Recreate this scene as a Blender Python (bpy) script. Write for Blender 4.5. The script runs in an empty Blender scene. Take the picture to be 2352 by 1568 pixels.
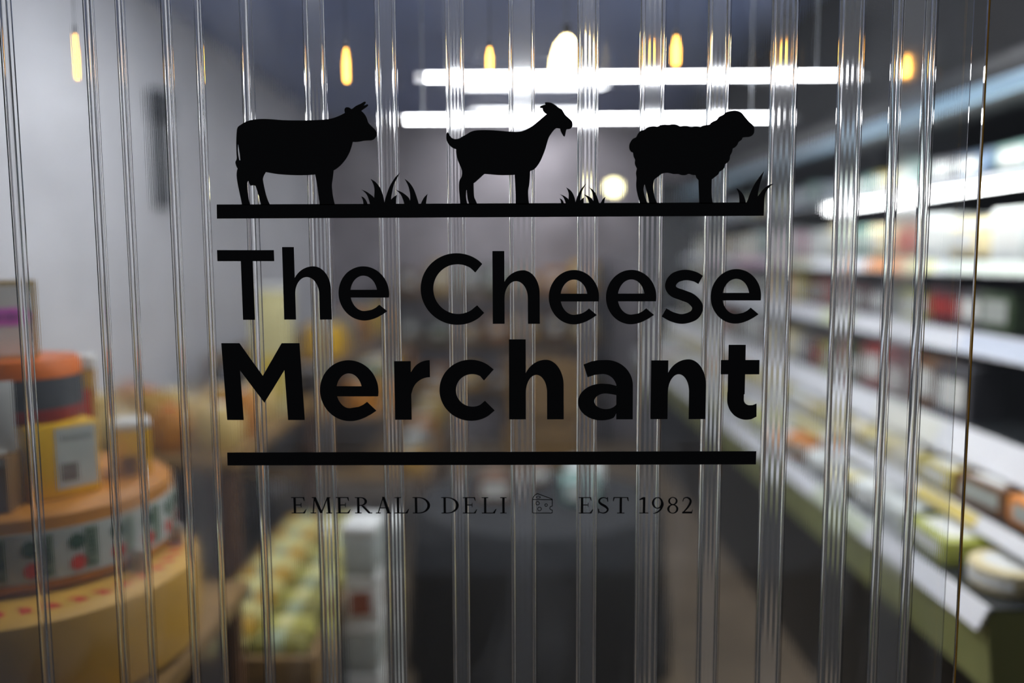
import bpy, bmesh, math, random
from mathutils import Vector, Matrix, Euler
from mathutils.geometry import tessellate_polygon

# ------------------------------------------------------------------ camera, world, exposure
FPX = 1930.0                      # focal length in pixels of the 2352 wide frame
PITCH, ROLL = math.radians(5.9), math.radians(-0.3)
CAM = Vector((0.0, -1.1, 1.6))
ROT = Euler((math.pi/2 - PITCH, 0, 0)).to_matrix() @ Matrix.Rotation(ROLL, 3, 'Z')
sc = bpy.context.scene
COL = sc.collection
cd = bpy.data.cameras.new('camera')
cam = bpy.data.objects.new('camera', cd); COL.objects.link(cam)
cam.matrix_world = Matrix.Translation(CAM) @ ROT.to_4x4()
cd.sensor_fit = 'HORIZONTAL'; cd.sensor_width = 36.0
cd.lens = FPX/2352*36.0
cd.clip_start = 0.02
cd.dof.use_dof = True
cd.dof.focus_distance = 1.1
cd.dof.aperture_fstop = 0.85
sc.camera = cam
w = bpy.data.worlds.new('world'); sc.world = w; w.use_nodes = True
w.node_tree.nodes['Background'].inputs[0].default_value = (0.8, 0.85, 1.0, 1)
w.node_tree.nodes['Background'].inputs[1].default_value = 0.03
sc.view_settings.view_transform = 'Standard'
sc.view_settings.look = 'None'
sc.view_settings.gamma = 1.0
sc.view_settings.use_curve_mapping = False
sc.view_settings.exposure = 1.9
cy = sc.cycles
cy.use_denoising = True
cy.max_bounces = 9; cy.transmission_bounces = 9; cy.transparent_max_bounces = 8
cy.diffuse_bounces = 2; cy.glossy_bounces = 2
cy.use_adaptive_sampling = True; cy.adaptive_threshold = .04
cy.sample_clamp_indirect = 4.0
cy.caustics_reflective = False; cy.caustics_refractive = False
R = random.Random(7)

# ------------------------------------------------------------------ helpers
def ray(px, py):
    return ROT @ Vector(((px-1176)/FPX, -(py-784)/FPX, -1.0))
def at(px, py, d):
    """world point seen at a pixel, d metres into the scene from the camera (along +Y)"""
    r = ray(px, py)
    return CAM + r*(d/r.y)
def at_y(px, py, y):
    return at(px, py, y-CAM.y)

def s2l(c):
    return tuple(((v/255)/12.92 if v/255 <= .04045 else ((v/255+.055)/1.055)**2.4) for v in c)

MATS = {}
def pmat(name, rgb, rough=.5, metal=0, noise=0.0, nscale=20, bump=0.0, stretch=(1,1,1), emit=None, estr=0, spec=.5):
    """procedural principled material; rgb in 0..255 display values; noise mixes a darker tone"""
    if name in MATS: return MATS[name]
    m = bpy.data.materials.new(name); m.use_nodes = True
    nt = m.node_tree; b = nt.nodes['Principled BSDF']
    col = s2l(rgb)
    b.inputs['Base Color'].default_value = (*col, 1)
    b.inputs['Roughness'].default_value = rough
    b.inputs['Metallic'].default_value = metal
    b.inputs['Specular IOR Level'].default_value = spec
    if noise or bump:
        tc = nt.nodes.new('ShaderNodeTexCoord'); mp = nt.nodes.new('ShaderNodeMapping')
        mp.inputs['Scale'].default_value = stretch
        n = nt.nodes.new('ShaderNodeTexNoise'); n.inputs['Scale'].default_value = nscale; n.inputs['Detail'].default_value = 4
        nt.links.new(tc.outputs['Object'], mp.inputs[0]); nt.links.new(mp.outputs[0], n.inputs['Vector'])
        if noise:
            r = nt.nodes.new('ShaderNodeValToRGB')
            r.color_ramp.elements[0].position = .3; r.color_ramp.elements[1].position = .7
            r.color_ramp.elements[0].color = (*[c*(1-noise) for c in col], 1)
            r.color_ramp.elements[1].color = (*[min(1, c*(1+noise*.35)) for c in col], 1)
            nt.links.new(n.outputs['Fac'], r.inputs[0]); nt.links.new(r.outputs[0], b.inputs['Base Color'])
        if bump:
            bp = nt.nodes.new('ShaderNodeBump'); bp.inputs['Strength'].default_value = bump; bp.inputs['Distance'].default_value = .004
            nt.links.new(n.outputs['Fac'], bp.inputs['Height']); nt.links.new(bp.outputs[0], b.inputs['Normal'])
    if emit:
        b.inputs['Emission Color'].default_value = (*emit, 1)
        b.inputs['Emission Strength'].default_value = estr
    MATS[name] = m
    return m

def emat(name, rgb_lin, strength):
    m = bpy.data.materials.new(name); m.use_nodes = True
    nt = m.node_tree; nt.nodes.clear()
    e = nt.nodes.new('ShaderNodeEmission'); o = nt.nodes.new('ShaderNodeOutputMaterial')
    e.inputs[0].default_value = (*rgb_lin, 1); e.inputs[1].default_value = strength
    nt.links.new(e.outputs[0], o.inputs[0])
    MATS[name] = m
    return m

def glass_mat(name, tint, ior, rough, haze, haze_patch=0.0, streak=0.0):
    """clear plastic / glass: refraction plus a little milky scatter from scuffs and condensation"""
    m = bpy.data.materials.new(name); m.use_nodes = True
    nt = m.node_tree; nt.nodes.clear(); L = nt.links.new
    out = nt.nodes.new('ShaderNodeOutputMaterial')
    g = nt.nodes.new('ShaderNodeBsdfGlass'); g.inputs['Color'].default_value = (*tint, 1)
    g.inputs['IOR'].default_value = ior; g.inputs['Roughness'].default_value = rough
    last = g.outputs[0]
    tc = nt.nodes.new('ShaderNodeTexCoord')
    if streak:
        mp = nt.nodes.new('ShaderNodeMapping'); mp.inputs['Scale'].default_value = (520, 40, 9)
        n = nt.nodes.new('ShaderNodeTexNoise'); n.inputs['Scale'].default_value = 1; n.inputs['Detail'].default_value = 2
        bp = nt.nodes.new('ShaderNodeBump'); bp.inputs['Strength'].default_value = streak; bp.inputs['Distance'].default_value = .0005
        L(tc.outputs['Object'], mp.inputs[0]); L(mp.outputs[0], n.inputs['Vector']); L(n.outputs['Fac'], bp.inputs['Height'])
        L(bp.outputs[0], g.inputs['Normal'])
    if haze or haze_patch:
        t = nt.nodes.new('ShaderNodeBsdfTranslucent'); t.inputs[0].default_value = (.85, .88, .95, 1)
        d = nt.nodes.new('ShaderNodeBsdfDiffuse'); d.inputs[0].default_value = (.85, .88, .95, 1)
        mx0 = nt.nodes.new('ShaderNodeMixShader'); mx0.inputs[0].default_value = .3
        L(t.outputs[0], mx0.inputs[1]); L(d.outputs[0], mx0.inputs[2])
        mx = nt.nodes.new('ShaderNodeMixShader'); mx.inputs[0].default_value = haze
        if haze_patch:
            mp = nt.nodes.new('ShaderNodeMapping'); mp.inputs['Scale'].default_value = (6, 6, 3.5)
            n = nt.nodes.new('ShaderNodeTexNoise'); n.inputs['Scale'].default_value = 1; n.inputs['Detail'].default_value = 3
            n.inputs['Distortion'].default_value = .6
            r = nt.nodes.new('ShaderNodeMapRange'); r.inputs[1].default_value = .5; r.inputs[2].default_value = .78
            r.inputs[3].default_value = haze; r.inputs[4].default_value = haze+haze_patch
            L(tc.outputs['Object'], mp.inputs[0]); L(mp.outputs[0], n.inputs['Vector']); L(n.outputs['Fac'], r.inputs[0])
            L(r.outputs[0], mx.inputs[0])
        L(last, mx.inputs[1]); L(mx0.outputs[0], mx.inputs[2])
        last = mx.outputs[0]
    L(last, out.inputs[0])
    MATS[name] = m
    return m

class MB:
    def __init__(s): s.v = []; s.f = []; s.sm = []
    def add(s, vs, fs, smooth=False):
        k = len(s.v); s.v += [tuple(p) for p in vs]
        for f in fs: s.f.append(tuple(i+k for i in f)); s.sm.append(smooth)
        return s
    def box(s, x0, y0, z0, x1, y1, z1):
        vs = [(x0,y0,z0),(x1,y0,z0),(x1,y1,z0),(x0,y1,z0),(x0,y0,z1),(x1,y0,z1),(x1,y1,z1),(x0,y1,z1)]
        return s.add(vs, [(0,3,2,1),(4,5,6,7),(0,1,5,4),(1,2,6,5),(2,3,7,6),(3,0,4,7)])
    def rbox(s, x0, y0, z0, x1, y1, z1, r=.004):
        """box with chamfered edges"""
        bm = bmesh.new(); bmesh.ops.create_cube(bm, size=1)
        for v in bm.verts:
            v.co = Vector((x0 if v.co.x < 0 else x1, y0 if v.co.y < 0 else y1, z0 if v.co.z < 0 else z1))
        r = min(r, .45*min(abs(x1-x0), abs(y1-y0), abs(z1-z0)))
        bmesh.ops.bevel(bm, geom=bm.edges[:], offset=r, segments=2, affect='EDGES', profile=.5)
        bm.verts.index_update()
        s.add([v.co[:] for v in bm.verts], [tuple(v.index for v in f.verts) for f in bm.faces], True); bm.free()
        return s
    def lathe(s, prof, n=32, c=(0,0,0), a0=0, a1=2*math.pi, smooth=True):
        """profile of (radius, z) turned about z; closed full turn"""
        full = abs(a1-a0-2*math.pi) < 1e-6
        m = n if full else n+1
        vs = []
        for i in range(m):
            a = a0+(a1-a0)*i/n
            vs += [(c[0]+r*math.cos(a), c[1]+r*math.sin(a), c[2]+z) for r, z in prof]
        k = len(prof); fs = []
        for i in range(n):
            j = (i+1) % m
            for q in range(k-1): fs.append((i*k+q, j*k+q, j*k+q+1, i*k+q+1))
        if full:
            if prof[0][0] > 1e-5: fs.append(tuple(i*k for i in range(m))[::-1])
            if prof[-1][0] > 1e-5: fs.append(tuple(i*k+k-1 for i in range(m)))
        else:
            fs.append(tuple(range(k))[::-1]); fs.append(tuple((m-1)*k+q for q in range(k)))
        return s.add(vs, fs, smooth)
    def prism(s, poly, z0, z1, smooth=False):
        """polygon in xy lifted from z0 to z1"""
        n = len(poly)
        vs = [(x, y, z0) for x, y in poly]+[(x, y, z1) for x, y in poly]
        fs = [(i, (i+1) % n, n+(i+1) % n, n+i) for i in range(n)]
        k = len(s.v); s.add(vs, fs, smooth)
        s.f.append(tuple(range(k, k+n))[::-1]); s.sm.append(False)
        s.f.append(tuple(range(k+n, k+2*n))); s.sm.append(False)
        return s
    def tube(s, pts, r, n=8):
        pts = [Vector(p) for p in pts]; vs = []
        for i, p in enumerate(pts):
            t = (pts[min(i+1, len(pts)-1)]-pts[max(i-1, 0)]).normalized()
            u = t.orthogonal().normalized(); v = t.cross(u)
            vs += [p+u*r*math.cos(2*math.pi*q/n)+v*r*math.sin(2*math.pi*q/n) for q in range(n)]
        fs = [(i*n+q, i*n+(q+1) % n, (i+1)*n+(q+1) % n, (i+1)*n+q) for i in range(len(pts)-1) for q in range(n)]
        fs += [tuple(range(n))[::-1], tuple((len(pts)-1)*n+q for q in range(n))]
        return s.add(vs, fs, True)
    def mesh(s, name):
        me = bpy.data.meshes.new(name); me.from_pydata(s.v, [], s.f)
        me.polygons.foreach_set('use_smooth', s.sm); me.update()
        bm = bmesh.new(); bm.from_mesh(me); bmesh.ops.recalc_face_normals(bm, faces=bm.faces[:])
        for e in bm.edges:
            if len(e.link_faces) != 2 or e.calc_face_angle(0) > .75: e.smooth = False
        bm.to_mesh(me); bm.free()
        return me
    def build(s, name, mat, parent=None):
        return put(name, s.mesh(name), mat, parent)
def put(name, me, mat=None, parent=None):
    if mat is not None and not me.materials: me.materials.append(mat)
    o = bpy.data.objects.new(name, me); COL.objects.link(o); o.parent = parent
    return o
def tag(o, label, cat, group=None):
    o['label'] = label; o['category'] = cat
    if group: o['group'] = group
    return o
def thing(name, label, cat, loc=(0,0,0), rz=0, group=None):
    o = bpy.data.objects.new(name, None); COL.objects.link(o)
    o.location = loc; o.rotation_euler = (0, 0, rz); o.empty_display_size = .05
    return tag(o, label, cat, group)
def struct(o): o['kind'] = 'structure'; return o
def copy_tree(root, loc, rz, label, group):
    r = root.copy(); COL.objects.link(r); r.location = loc; r.rotation_euler = (0, 0, rz)
    r['label'] = label
    if group: r['group'] = group
    for ch in root.children:
        c = ch.copy(); COL.objects.link(c); c.parent = r
        for g in ch.children:
            d = g.copy(); COL.objects.link(d); d.parent = c
    return r

# ------------------------------------------------------------------ materials
WALL = pmat('cold_room_panel', (228, 229, 234), .35, noise=.12, nscale=2.5)
WALLB = pmat('back_wall_paint', (168, 160, 166), .6, noise=.35, nscale=3)
CEIL = pmat('ceiling_panel', (134, 152, 204), .5, noise=.15, nscale=2)
FLOOR = pmat('floor_screed', (128, 112, 92), .55, noise=.25, nscale=4)
DARK = pmat('dark_case', (34, 38, 40), .45, noise=.2, nscale=8)
BLACK = pmat('black_metal', (16, 17, 19), .4)
RAILM = pmat('white_rail', (238, 240, 244), .35)
STEEL = pmat('steel', (170, 178, 186), .35, metal=.8)
WOOD = pmat('wood_board', (136, 104, 54), .55, noise=.35, nscale=14, stretch=(1, 1, 6))
WOODD = pmat('dark_wood', (92, 60, 34), .55, noise=.35, nscale=14, stretch=(1, 1, 6))
PAPER = pmat('paper_label', (226, 228, 224), .7, noise=.05, nscale=40)
GREYPAPER = pmat('grey_label', (178, 184, 178), .7, noise=.1, nscale=18)
GREEN = pmat('green_print', (34, 72, 48), .7)
RED = pmat('red_print', (196, 52, 34), .6)
PINK = pmat('pink_print', (232, 120, 226), .6)
GOLD = pmat('gold_frame', (186, 150, 40), .4)
VINYL = bpy.data.materials.new('black_vinyl'); VINYL.use_nodes = True
_b = VINYL.node_tree.nodes['Principled BSDF']
_b.inputs['Base Color'].default_value = (.0012, .0012, .0012, 1); _b.inputs['Roughness'].default_value = .35
_b.inputs['Specular IOR Level'].default_value = .25
_n = VINYL.node_tree.nodes.new('ShaderNodeTexNoise'); _n.inputs['Scale'].default_value = 900
_p = VINYL.node_tree.nodes.new('ShaderNodeBump'); _p.inputs['Strength'].default_value = .15; _p.inputs['Distance'].default_value = .0003
VINYL.node_tree.links.new(_n.outputs['Fac'], _p.inputs['Height']); VINYL.node_tree.links.new(_p.outputs[0], _b.inputs['Normal'])
GLASS = glass_mat('pane_glass', (.97, .985, .985), 1.5, 0.0, 0.0)
SLAT = glass_mat('clear_slat_plastic', (.95, .96, .97), 1.45, .010, .009, .07, streak=.05)
RIB = glass_mat('clear_rib_plastic', (.95, .96, .97), 1.49, .10, .055, 0, streak=.0)
TUBE = emat('white_tube_light', (1.0, .98, 1.0), 8.0)
LED = emat('white_led_strip', (1.0, .99, .97), 12.0)
DIFF = emat('batten_diffuser', (1, .98, 1), 17.0)
WARM = emat('warm_filament', (1.0, .42, .06), 3.0)
BULB = emat('warm_bulb_glow', (1.0, .72, .32), 10.0)

# ------------------------------------------------------------------ the room
XL, XR, YB, ZC = -1.62, 2.36, 6.2, 2.75
struct(MB().box(XL-.1, -3.0, -.05, XR+.1, YB+.1, 0).build('floor', FLOOR))
struct(MB().box(XL-.1, .1, ZC, XR+.1, YB+.1, ZC+.08).build('ceiling', CEIL))
struct(MB().box(XL-.1, .1, 0, XL, YB+.1, ZC).build('wall_left', WALL))
struct(MB().box(XR, .1, 0, XR+.1, YB+.1, ZC).build('wall_right', pmat('dark_wall', (52, 48, 54), .6, noise=.2, nscale=3)))
struct(MB().box(XL, YB, 0, XR, YB+.1, ZC).build('wall_back', WALLB))

# glazing that carries the sign: two panes and a sealant bead, painted amber for warm light it picks up
win = bpy.data.objects.new('window_1', None); COL.objects.link(win); struct(win)
jx = at_y(2246, 535, 0).x
MB().box(XL-.1, 0, 0, jx-.0012, .006, ZC).build('pane', GLASS, win)
MB().box(jx+.0012, 0, 0, XR+.1, .006, ZC).build('pane', GLASS, win)
MB().box(jx-.0011, .0005, 0, jx+.0011, .0055, ZC).build('joint_seal', pmat('amber_sealant', (230, 165, 40), .5), win)

# ------------------------------------------------------------------ clear slat curtain behind the glass
YS = .030
curt = thing('slat_curtain', 'clear plastic slat curtain hanging straight behind the glass sign', 'curtain', (0, YS, 0))
def sx(px): return at_y(px, 535, YS).x
ribs = [(-122, -95), (34, 61), (223, 245, 294, 313), (396, 417, 469, 486), (571, 597), (712, 760), (872, 919),
        (1029, 1071), (1170, 1230), (1325, 1374), (1466, 1522), (1616, 1667), (1759, 1819), (1911, 1967), (2029, 2054, 2101, 2129)]
ZT, ZB = 2.62, .12
def ring(cx, r, n=28, sq=.42): return [(cx+r*math.cos(2*math.pi*i/n), sq*r*math.sin(2*math.pi*i/n)) for i in range(n)]
spans = []
for q, rb in enumerate(ribs):
    xs = [sx(p) for p in rb]
    m = MB()
    if len(xs) == 2 and rb[1]-rb[0] < 32:                      # one round bead with a flat lip
        c = (xs[0]+xs[1])/2; r = (xs[1]-xs[0])/2*.62
        m.prism(ring(c-r*.45, r), ZB, ZT, True)
        m.prism([(c+r*.65, -.002), (xs[1], -.002), (xs[1], .002), (c+r*.65, .002)], ZB, ZT)
    elif len(xs) == 2:                                         # two beads joined by a ribbed web
        wd = xs[1]-xs[0]; r = min(.0030, wd*.11)
        m.prism(ring(xs[0]+r, r), ZB, ZT, True)
        m.prism(ring(xs[1]-r, r*.8), ZB, ZT, True)
        a, b = xs[0]+2.15*r, xs[1]-2.0*r; k = 6
        fr = [(a+(b-a)*i/k, -.0020-.00022*(i % 2)) for i in range(k+1)]
        bk = [(a+(b-a)*i/k, .0018) for i in range(k, -1, -1)]
        m.prism(fr+bk, ZB, ZT)
    else:                                                      # hinge opened out: beads at both edges, clear web between
        for i in (0, 2):
            c = (xs[i]+xs[i+1])/2; r = (xs[i+1]-xs[i])/2*.55
            m.prism(ring(c-r*.55, r), ZB, ZT, True)
            m.prism(ring(c+r*1.0, r*.5), ZB, ZT, True)
        m.prism([(xs[1]+.0006, -.0012), (xs[2]-.0006, -.0012), (xs[2]-.0006, .0012), (xs[1]+.0006, .0012)], ZB, ZT)
    m.build('hinge_strip', RIB, curt)
    spans.append((xs[0], xs[-1]))
edges = [(spans[i][1], spans[i+1][0]) for i in range(len(spans)-1)]+[(spans[-1][1], sx(2210))]
for a, b in edges:
    a += .0008; b -= .0008; c = (a+b)/2; k = 8
    fr = []; bk = []
    for i in range(k+1):
        t = i/k*2-1; bow = .0012*(1-t*t)
        fr.append((a+(b-a)*i/k, -.0015-bow)); bk.append((a+(b-a)*i/k, .0015-bow))
    MB().prism(fr+bk[::-1], ZB, ZT, True).build('slat', SLAT, curt)
MB().box(spans[0][0]-.05, -.02, ZT, sx(2215), .02, ZC).build('head_rail', STEEL, curt)

# ------------------------------------------------------------------ the vinyl sign on the front of the glass
sign = thing('logo_decal', 'black vinyl shop sign of lettering and farm animals stuck on the glass', 'sign', (0, 0, 0))
THK = .0004
def W(p):                                                      # photograph pixel -> point on the glass
    q = at_y(p[0], p[1], 0); return (q.x, q.z)
def decal(name, polys, holes=None, plane=False):
    """polys: outlines (pixels, or x/z metres when plane); holes: {poly index: [outlines]}"""
    m = MB()
    for i, pl in enumerate(polys):
        loops = [pl]+((holes or {}).get(i, []))
        if not plane: loops = [[W(p) for p in l] for l in loops]
        flat = [p for l in loops for p in l]
        tri = tessellate_polygon([[Vector((x, z, 0)) for x, z in l] for l in loops])
        n = len(flat); k = len(m.v)
        vs = [(x, -THK-.0002-.00002*i, z) for x, z in flat]+[(x, -.0002, z) for x, z in flat]
        fs = [tuple(t) for t in tri]+[tuple(n+j for j in t)[::-1] for t in tri]
        o = 0
        for l in loops:
            c = len(l)
            fs += [(o+j, o+(j+1) % c, n+o+(j+1) % c, n+o+j) for j in range(c)]
            o += c
        m.add(vs, fs)
    me = bpy.data.meshes.new(name); me.from_pydata(m.v, [], m.f); me.update()
    return put(name, me, VINYL, sign)

def crop(pts, s, ox, oy): return [(ox+x/s, oy+y/s) for x, y in pts]
def smooth(pts, sub=3, keep=45):
    """round a traced outline with Catmull-Rom but keep sharp corners (angle above keep degrees)"""
    n = len(pts); V = [Vector(p) for p in pts]; out = []
    sharp = []
    for i in range(n):
        a = (V[i]-V[i-1]); b = (V[(i+1) % n]-V[i])
        sharp.append(a.length < 1e-6 or b.length < 1e-6 or a.angle(b) > math.radians(keep))
    for i in range(n):
        p1, p2 = V[i], V[(i+1) % n]
        p0 = V[i-1] if not sharp[i] else p1*2-p2
        p3 = V[(i+2) % n] if not sharp[(i+1) % n] else p2*2-p1
        for q in range(sub):
            t = q/sub
            c = .5*((2*p1)+(p2-p0)*t+(2*p0-5*p1+4*p2-p3)*t*t+(3*p1-p0-3*p2+p3)*t**3)
            out.append((c.x, c.y))
    return out

COW = [(233,300),(243,285),(262,272),(290,255),(330,238),(380,229),(440,225),(520,228),(610,235),(720,237),(830,236),(930,231),(1000,222),(1050,206),(1090,188),(1113,175),(1109,157),(1112,140),(1122,131),(1140,130),(1155,136),(1167,145),(1180,137),(1205,118),(1240,102),(1268,86),(1280,83),(1285,93),(1275,107),(1265,117),(1285,110),(1298,104),(1305,113),(1295,125),(1270,143),(1247,160),(1262,172),(1282,197),(1298,232),(1305,255),(1322,275),(1350,303),(1366,320),(1374,345),(1370,368),(1355,388),(1333,400),(1305,402),(1270,404),(1240,410),(1205,414),(1178,413),(1170,445),(1155,490),(1130,540),(1105,575),(1075,608),(1040,636),(1021,647),(1018,680),(1013,720),(1007,765),(1010,810),(1016,860),(1025,900),(1033,930),(906,930),(902,890),(893,820),(883,750),(870,680),(820,684),(740,686),(650,683),(570,677),(510,668),(467,660),(452,685),(443,712),(445,740),(455,790),(468,845),(483,890),(502,930),(427,930),(415,880),(400,825),(382,772),(362,768),(340,772),(332,755),(325,732),(318,735),(313,760),(318,820),(326,880),(340,930),(272,930),(262,880),(248,815),(235,750),(227,690),(230,650),(236,632),(225,612),(217,578),(228,552),(226,500),(224,420),(227,340)]
COWH = [(238,430),(246,470),(255,530),(257,565),(248,560),(241,520),(237,470)]
GOAT = [(348,525),(358,506),(366,503),(376,513),(390,540),(412,566),(440,580),(475,583),(510,573),(550,550),(600,522),(640,497),(690,480),(750,473),(830,472),(920,475),(1020,483),(1120,492),(1200,496),(1250,492),(1300,478),(1360,450),(1420,410),(1480,358),(1540,306),(1575,277),(1550,260),(1535,240),(1527,215),(1530,205),(1505,202),(1494,195),(1500,182),(1530,168),(1560,160),(1553,145),(1560,134),(1600,133),(1640,142),(1690,170),(1720,197),(1755,215),(1780,245),(1805,285),(1840,318),(1875,350),(1893,380),(1895,415),(1885,440),(1860,460),(1820,463),(1812,490),(1805,530),(1797,553),(1785,550),(1765,520),(1748,485),(1740,456),(1700,450),(1690,452),(1660,480),(1630,520),(1605,560),(1585,620),(1555,720),(1520,810),(1490,870),(1440,940),(1400,965),(1374,975),(1370,1060),(1362,1150),(1350,1210),(1352,1300),(1362,1385),(1198,1385),(1197,1280),(1192,1150),(1184,1022),(1100,1025),(1000,1025),(900,1017),(815,1010),(760,1060),(710,1105),(682,1123),(683,1180),(688,1285),(705,1330),(730,1385),(630,1385),(612,1330),(603,1270),(597,1208),(592,1220),(590,1290),(597,1345),(612,1385),(519,1385),(512,1300),(503,1200),(503,1120),(512,1085),(535,1040),(541,985),(530,940),(508,890),(485,830),(472,770),(467,707),(430,695),(390,662),(360,620),(348,580)]
SHEEP = [(240,680),(243,650),(258,615),(285,580),(325,560),(345,520),(380,485),(425,472),(460,445),(510,430),(550,428),(585,433),(630,412),(680,408),(720,413),(770,404),(820,410),(865,432),(910,425),(960,428),(997,442),(1035,432),(1075,432),(1115,440),(1150,420),(1225,408),(1255,375),(1310,348),(1340,310),(1390,285),(1430,252),(1470,242),(1510,234),(1550,234),(1590,245),(1625,268),(1650,300),(1680,335),(1710,372),(1745,405),(1768,437),(1773,470),(1768,510),(1745,540),(1710,557),(1660,560),(1630,564),(1615,595),(1580,620),(1565,655),(1535,685),(1507,698),(1500,745),(1477,785),(1470,835),(1445,870),(1415,892),(1405,935),(1370,970),(1348,980),(1330,1015),(1295,1045),(1252,1078),(1250,1150),(1249,1240),(1254,1310),(1266,1375),(1098,1375),(1094,1260),(1090,1150),(1088,1085),(1062,1055),(1052,1025),(1010,1022),(970,1010),(930,1025),(880,1025),(840,1012),(780,1012),(715,997),(640,1008),(600,1040),(552,1075),(540,1110),(532,1160),(540,1230),(555,1300),(585,1375),(488,1375),(470,1290),(450,1210),(430,1138),(420,1165),(417,1210),(428,1270),(448,1330),(467,1375),(371,1375),(350,1290),(332,1210),(325,1140),(330,1060),(323,1000),(335,945),(315,905),(308,870),(313,840),(295,800),(287,750),(262,740),(245,710)]
decal('cow_silhouette', [smooth(crop(COW, 3.5636, 480, 210))], {0: [smooth(crop(COWH, 3.5636, 480, 210))]})
decal('goat_silhouette', [smooth(crop(GOAT, 5.334, 960, 210))])
decal('sheep_silhouette', [smooth(crop(SHEEP, 5.334, 1400, 210), 3, 38)])
TUFT = [[(1246,858),(1270,870),(1290,898),(1300,930),(1266,930),(1260,890)],
        [(1246,802),(1290,820),(1330,848),(1350,868),(1362,930),(1320,930),(1310,890),(1295,850),(1270,820)],
        [(1322,714),(1365,742),(1402,790),(1425,850),(1436,905),(1436,930),(1345,930),(1352,868),(1355,800),(1342,750)],
        [(1566,660),(1545,700),(1515,760),(1498,830),(1492,880),(1495,930),(1436,930),(1438,900),(1455,840),(1480,775),(1520,710)],
        [(1541,845),(1534,870),(1532,930),(1485,930),(1492,885),(1515,862)],
        [(1530,803),(1580,825),(1625,858),(1645,888),(1650,930),(1602,930),(1590,890),(1570,845)],
        [(1601,714),(1640,745),(1675,795),(1700,860),(1720,930),(1640,930),(1648,880),(1645,830),(1630,770)],
        [(1791,838),(1783,870),(1776,930),(1730,930),(1745,895),(1765,862)]]
t1 = [crop(b, 3.5636, 480, 210) for b in TUFT]
decal('grass_tuft', [smooth(b, 3, 55) for b in t1])
decal('grass_tuft', [smooth([(1285.3+(x-829.7)*.687, 466.8+(y-468.6)*.63) for x, y in b], 3, 55) for b in t1])
G3 = [[(1553,1185),(1590,1208),(1635,1260),(1662,1330),(1668,1370),(1590,1370),(1588,1300),(1578,1240)],
      [(1892,976),(1865,1060),(1840,1140),(1820,1230),(1815,1285),(1840,1250),(1890,1190),(1950,1145),(2014,1128),(1965,1165),(1920,1220),(1900,1280),(1893,1340),(1891,1400),(1680,1400),(1680,1356),(1690,1330),(1710,1270),(1745,1190),(1790,1110),(1840,1040)]]
decal('grass_tuft', [smooth(crop(b, 5.334, 1400, 210), 3, 50) for b in G3])
decal('ground_bar', [[(498,469.5),(1755,464.5),(1754,495.5),(498.6,502)]])
decal('rule_bar', [[(522,1038.6),(1737,1035.6),(1736,1066),(523,1068.4)]])

# --- sans lettering: outlines drawn from arcs and straight stems, in photograph pixels
def rect(x0, y0, x1, y1): return [(x0,y0),(x1,y0),(x1,y1),(x0,y1)]
def arc(cx, cy, rx, ry, a0, a1, n=28):
    return [(cx+rx*math.cos(math.radians(a0+(a1-a0)*i/n)), cy-ry*math.sin(math.radians(a0+(a1-a0)*i/n))) for i in range(n+1)]
def lean(pl, xm=None):                                          # keep verticals parallel on the glass: lean about the middle height
    return pl
def letter_e(L, Rr, T, B, il, it, ib, b0, b1):
    cx, cy_, rx, ry = (L+Rr)/2, (T+B)/2, (Rr-L)/2, (B-T)/2
    ix, iy, irx, iry = (il+(2*cx-il))/2, (it+ib)/2, cx-il, (ib-it)/2
    aO = -math.degrees(math.asin((b1-cy_)/ry)); aI = -math.degrees(math.asin(max(-1, min(1, (b1-iy)/iry))))
    aT = -math.degrees(math.asin((b0-iy)/iry))
    out = arc(cx, cy_, rx, ry, aO, 284, 40)
    vb = (ib-cy_)/ry
    out += [(cx+.38*rx, cy_+.932*ry), (cx+.52*rx, cy_+.878*ry), (cx+.72*rx, cy_+.778*ry), (cx+.912*rx, cy_+.655*ry),
            (cx+.60*rx, cy_+.64*vb*ry), (cx+.47*rx, cy_+.80*vb*ry), (cx+.30*rx, cy_+.93*vb*ry)]
    low = arc(ix, iy, irx, iry, 281, 180-aI, 16)
    ring_lower = out+low+[(Rr-.4, b1)]
    eye = arc(ix, iy, irx, iry, aT, 180-aT, 24)                 # the closed counter above the bar
    return [ring_lower], {0: [eye]}
def letter_h(sl, sr, top, bot, at_, ro, ri, it, notch, xh=None):
    """stem sl..sr from top to bot; arch crown at_, right stem ri..ro, inner crown it"""
    cxo = (sr+ro)/2-1; rxo = ro-cxo
    arch = [(sr-2, notch+12), (sr-1, notch)]
    cxl = sr+(ro-sr)*.53
    arch += arc(cxl, at_+(bot-at_)*.42, cxl-sr+6, (bot-at_)*.42, 155, 90, 12)
    arch += arc(cxl, at_+(bot-at_)*.43, ro-cxl, (bot-at_)*.43, 90, 0, 18)
    arch += [(ro, bot), (ri, bot)]
    ci = (sr+ri)/2
    arch += arc(ci, it+(bot-it)*.40, ri-ci, (bot-it)*.40, 0, 180, 24)
    arch += [(sr, bot-(bot-it)*.45), (sr-2, bot-(bot-it)*.45)]
    return [rect(sl, top, sr, bot), arch]
def shear(polys, holes, k, ym):                                 # lean of a vertical on the glass at this place in the frame
    f = lambda l: [(x+k*(y-ym), y) for x, y in l]
    return [f(p) for p in polys], {i: [f(h) for h in hs] for i, hs in (holes or {}).items()}
def letter(polys, holes=None):
    xs = [p[0] for l in polys for p in l]; ys = [p[1] for l in polys for p in l]
    xm, ym = sum(xs)/len(xs), (min(ys)+max(ys))/2
    k = (1290-xm)/18700                                         # from the vertical vanishing point
    return decal('letter', *shear(polys, holes, k, ym))
def rots(c): return c
letter([rect(501.8, 574.2, 632.2, 599.6), rect(555.5, 590, 582.8, 734.2)])
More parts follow.
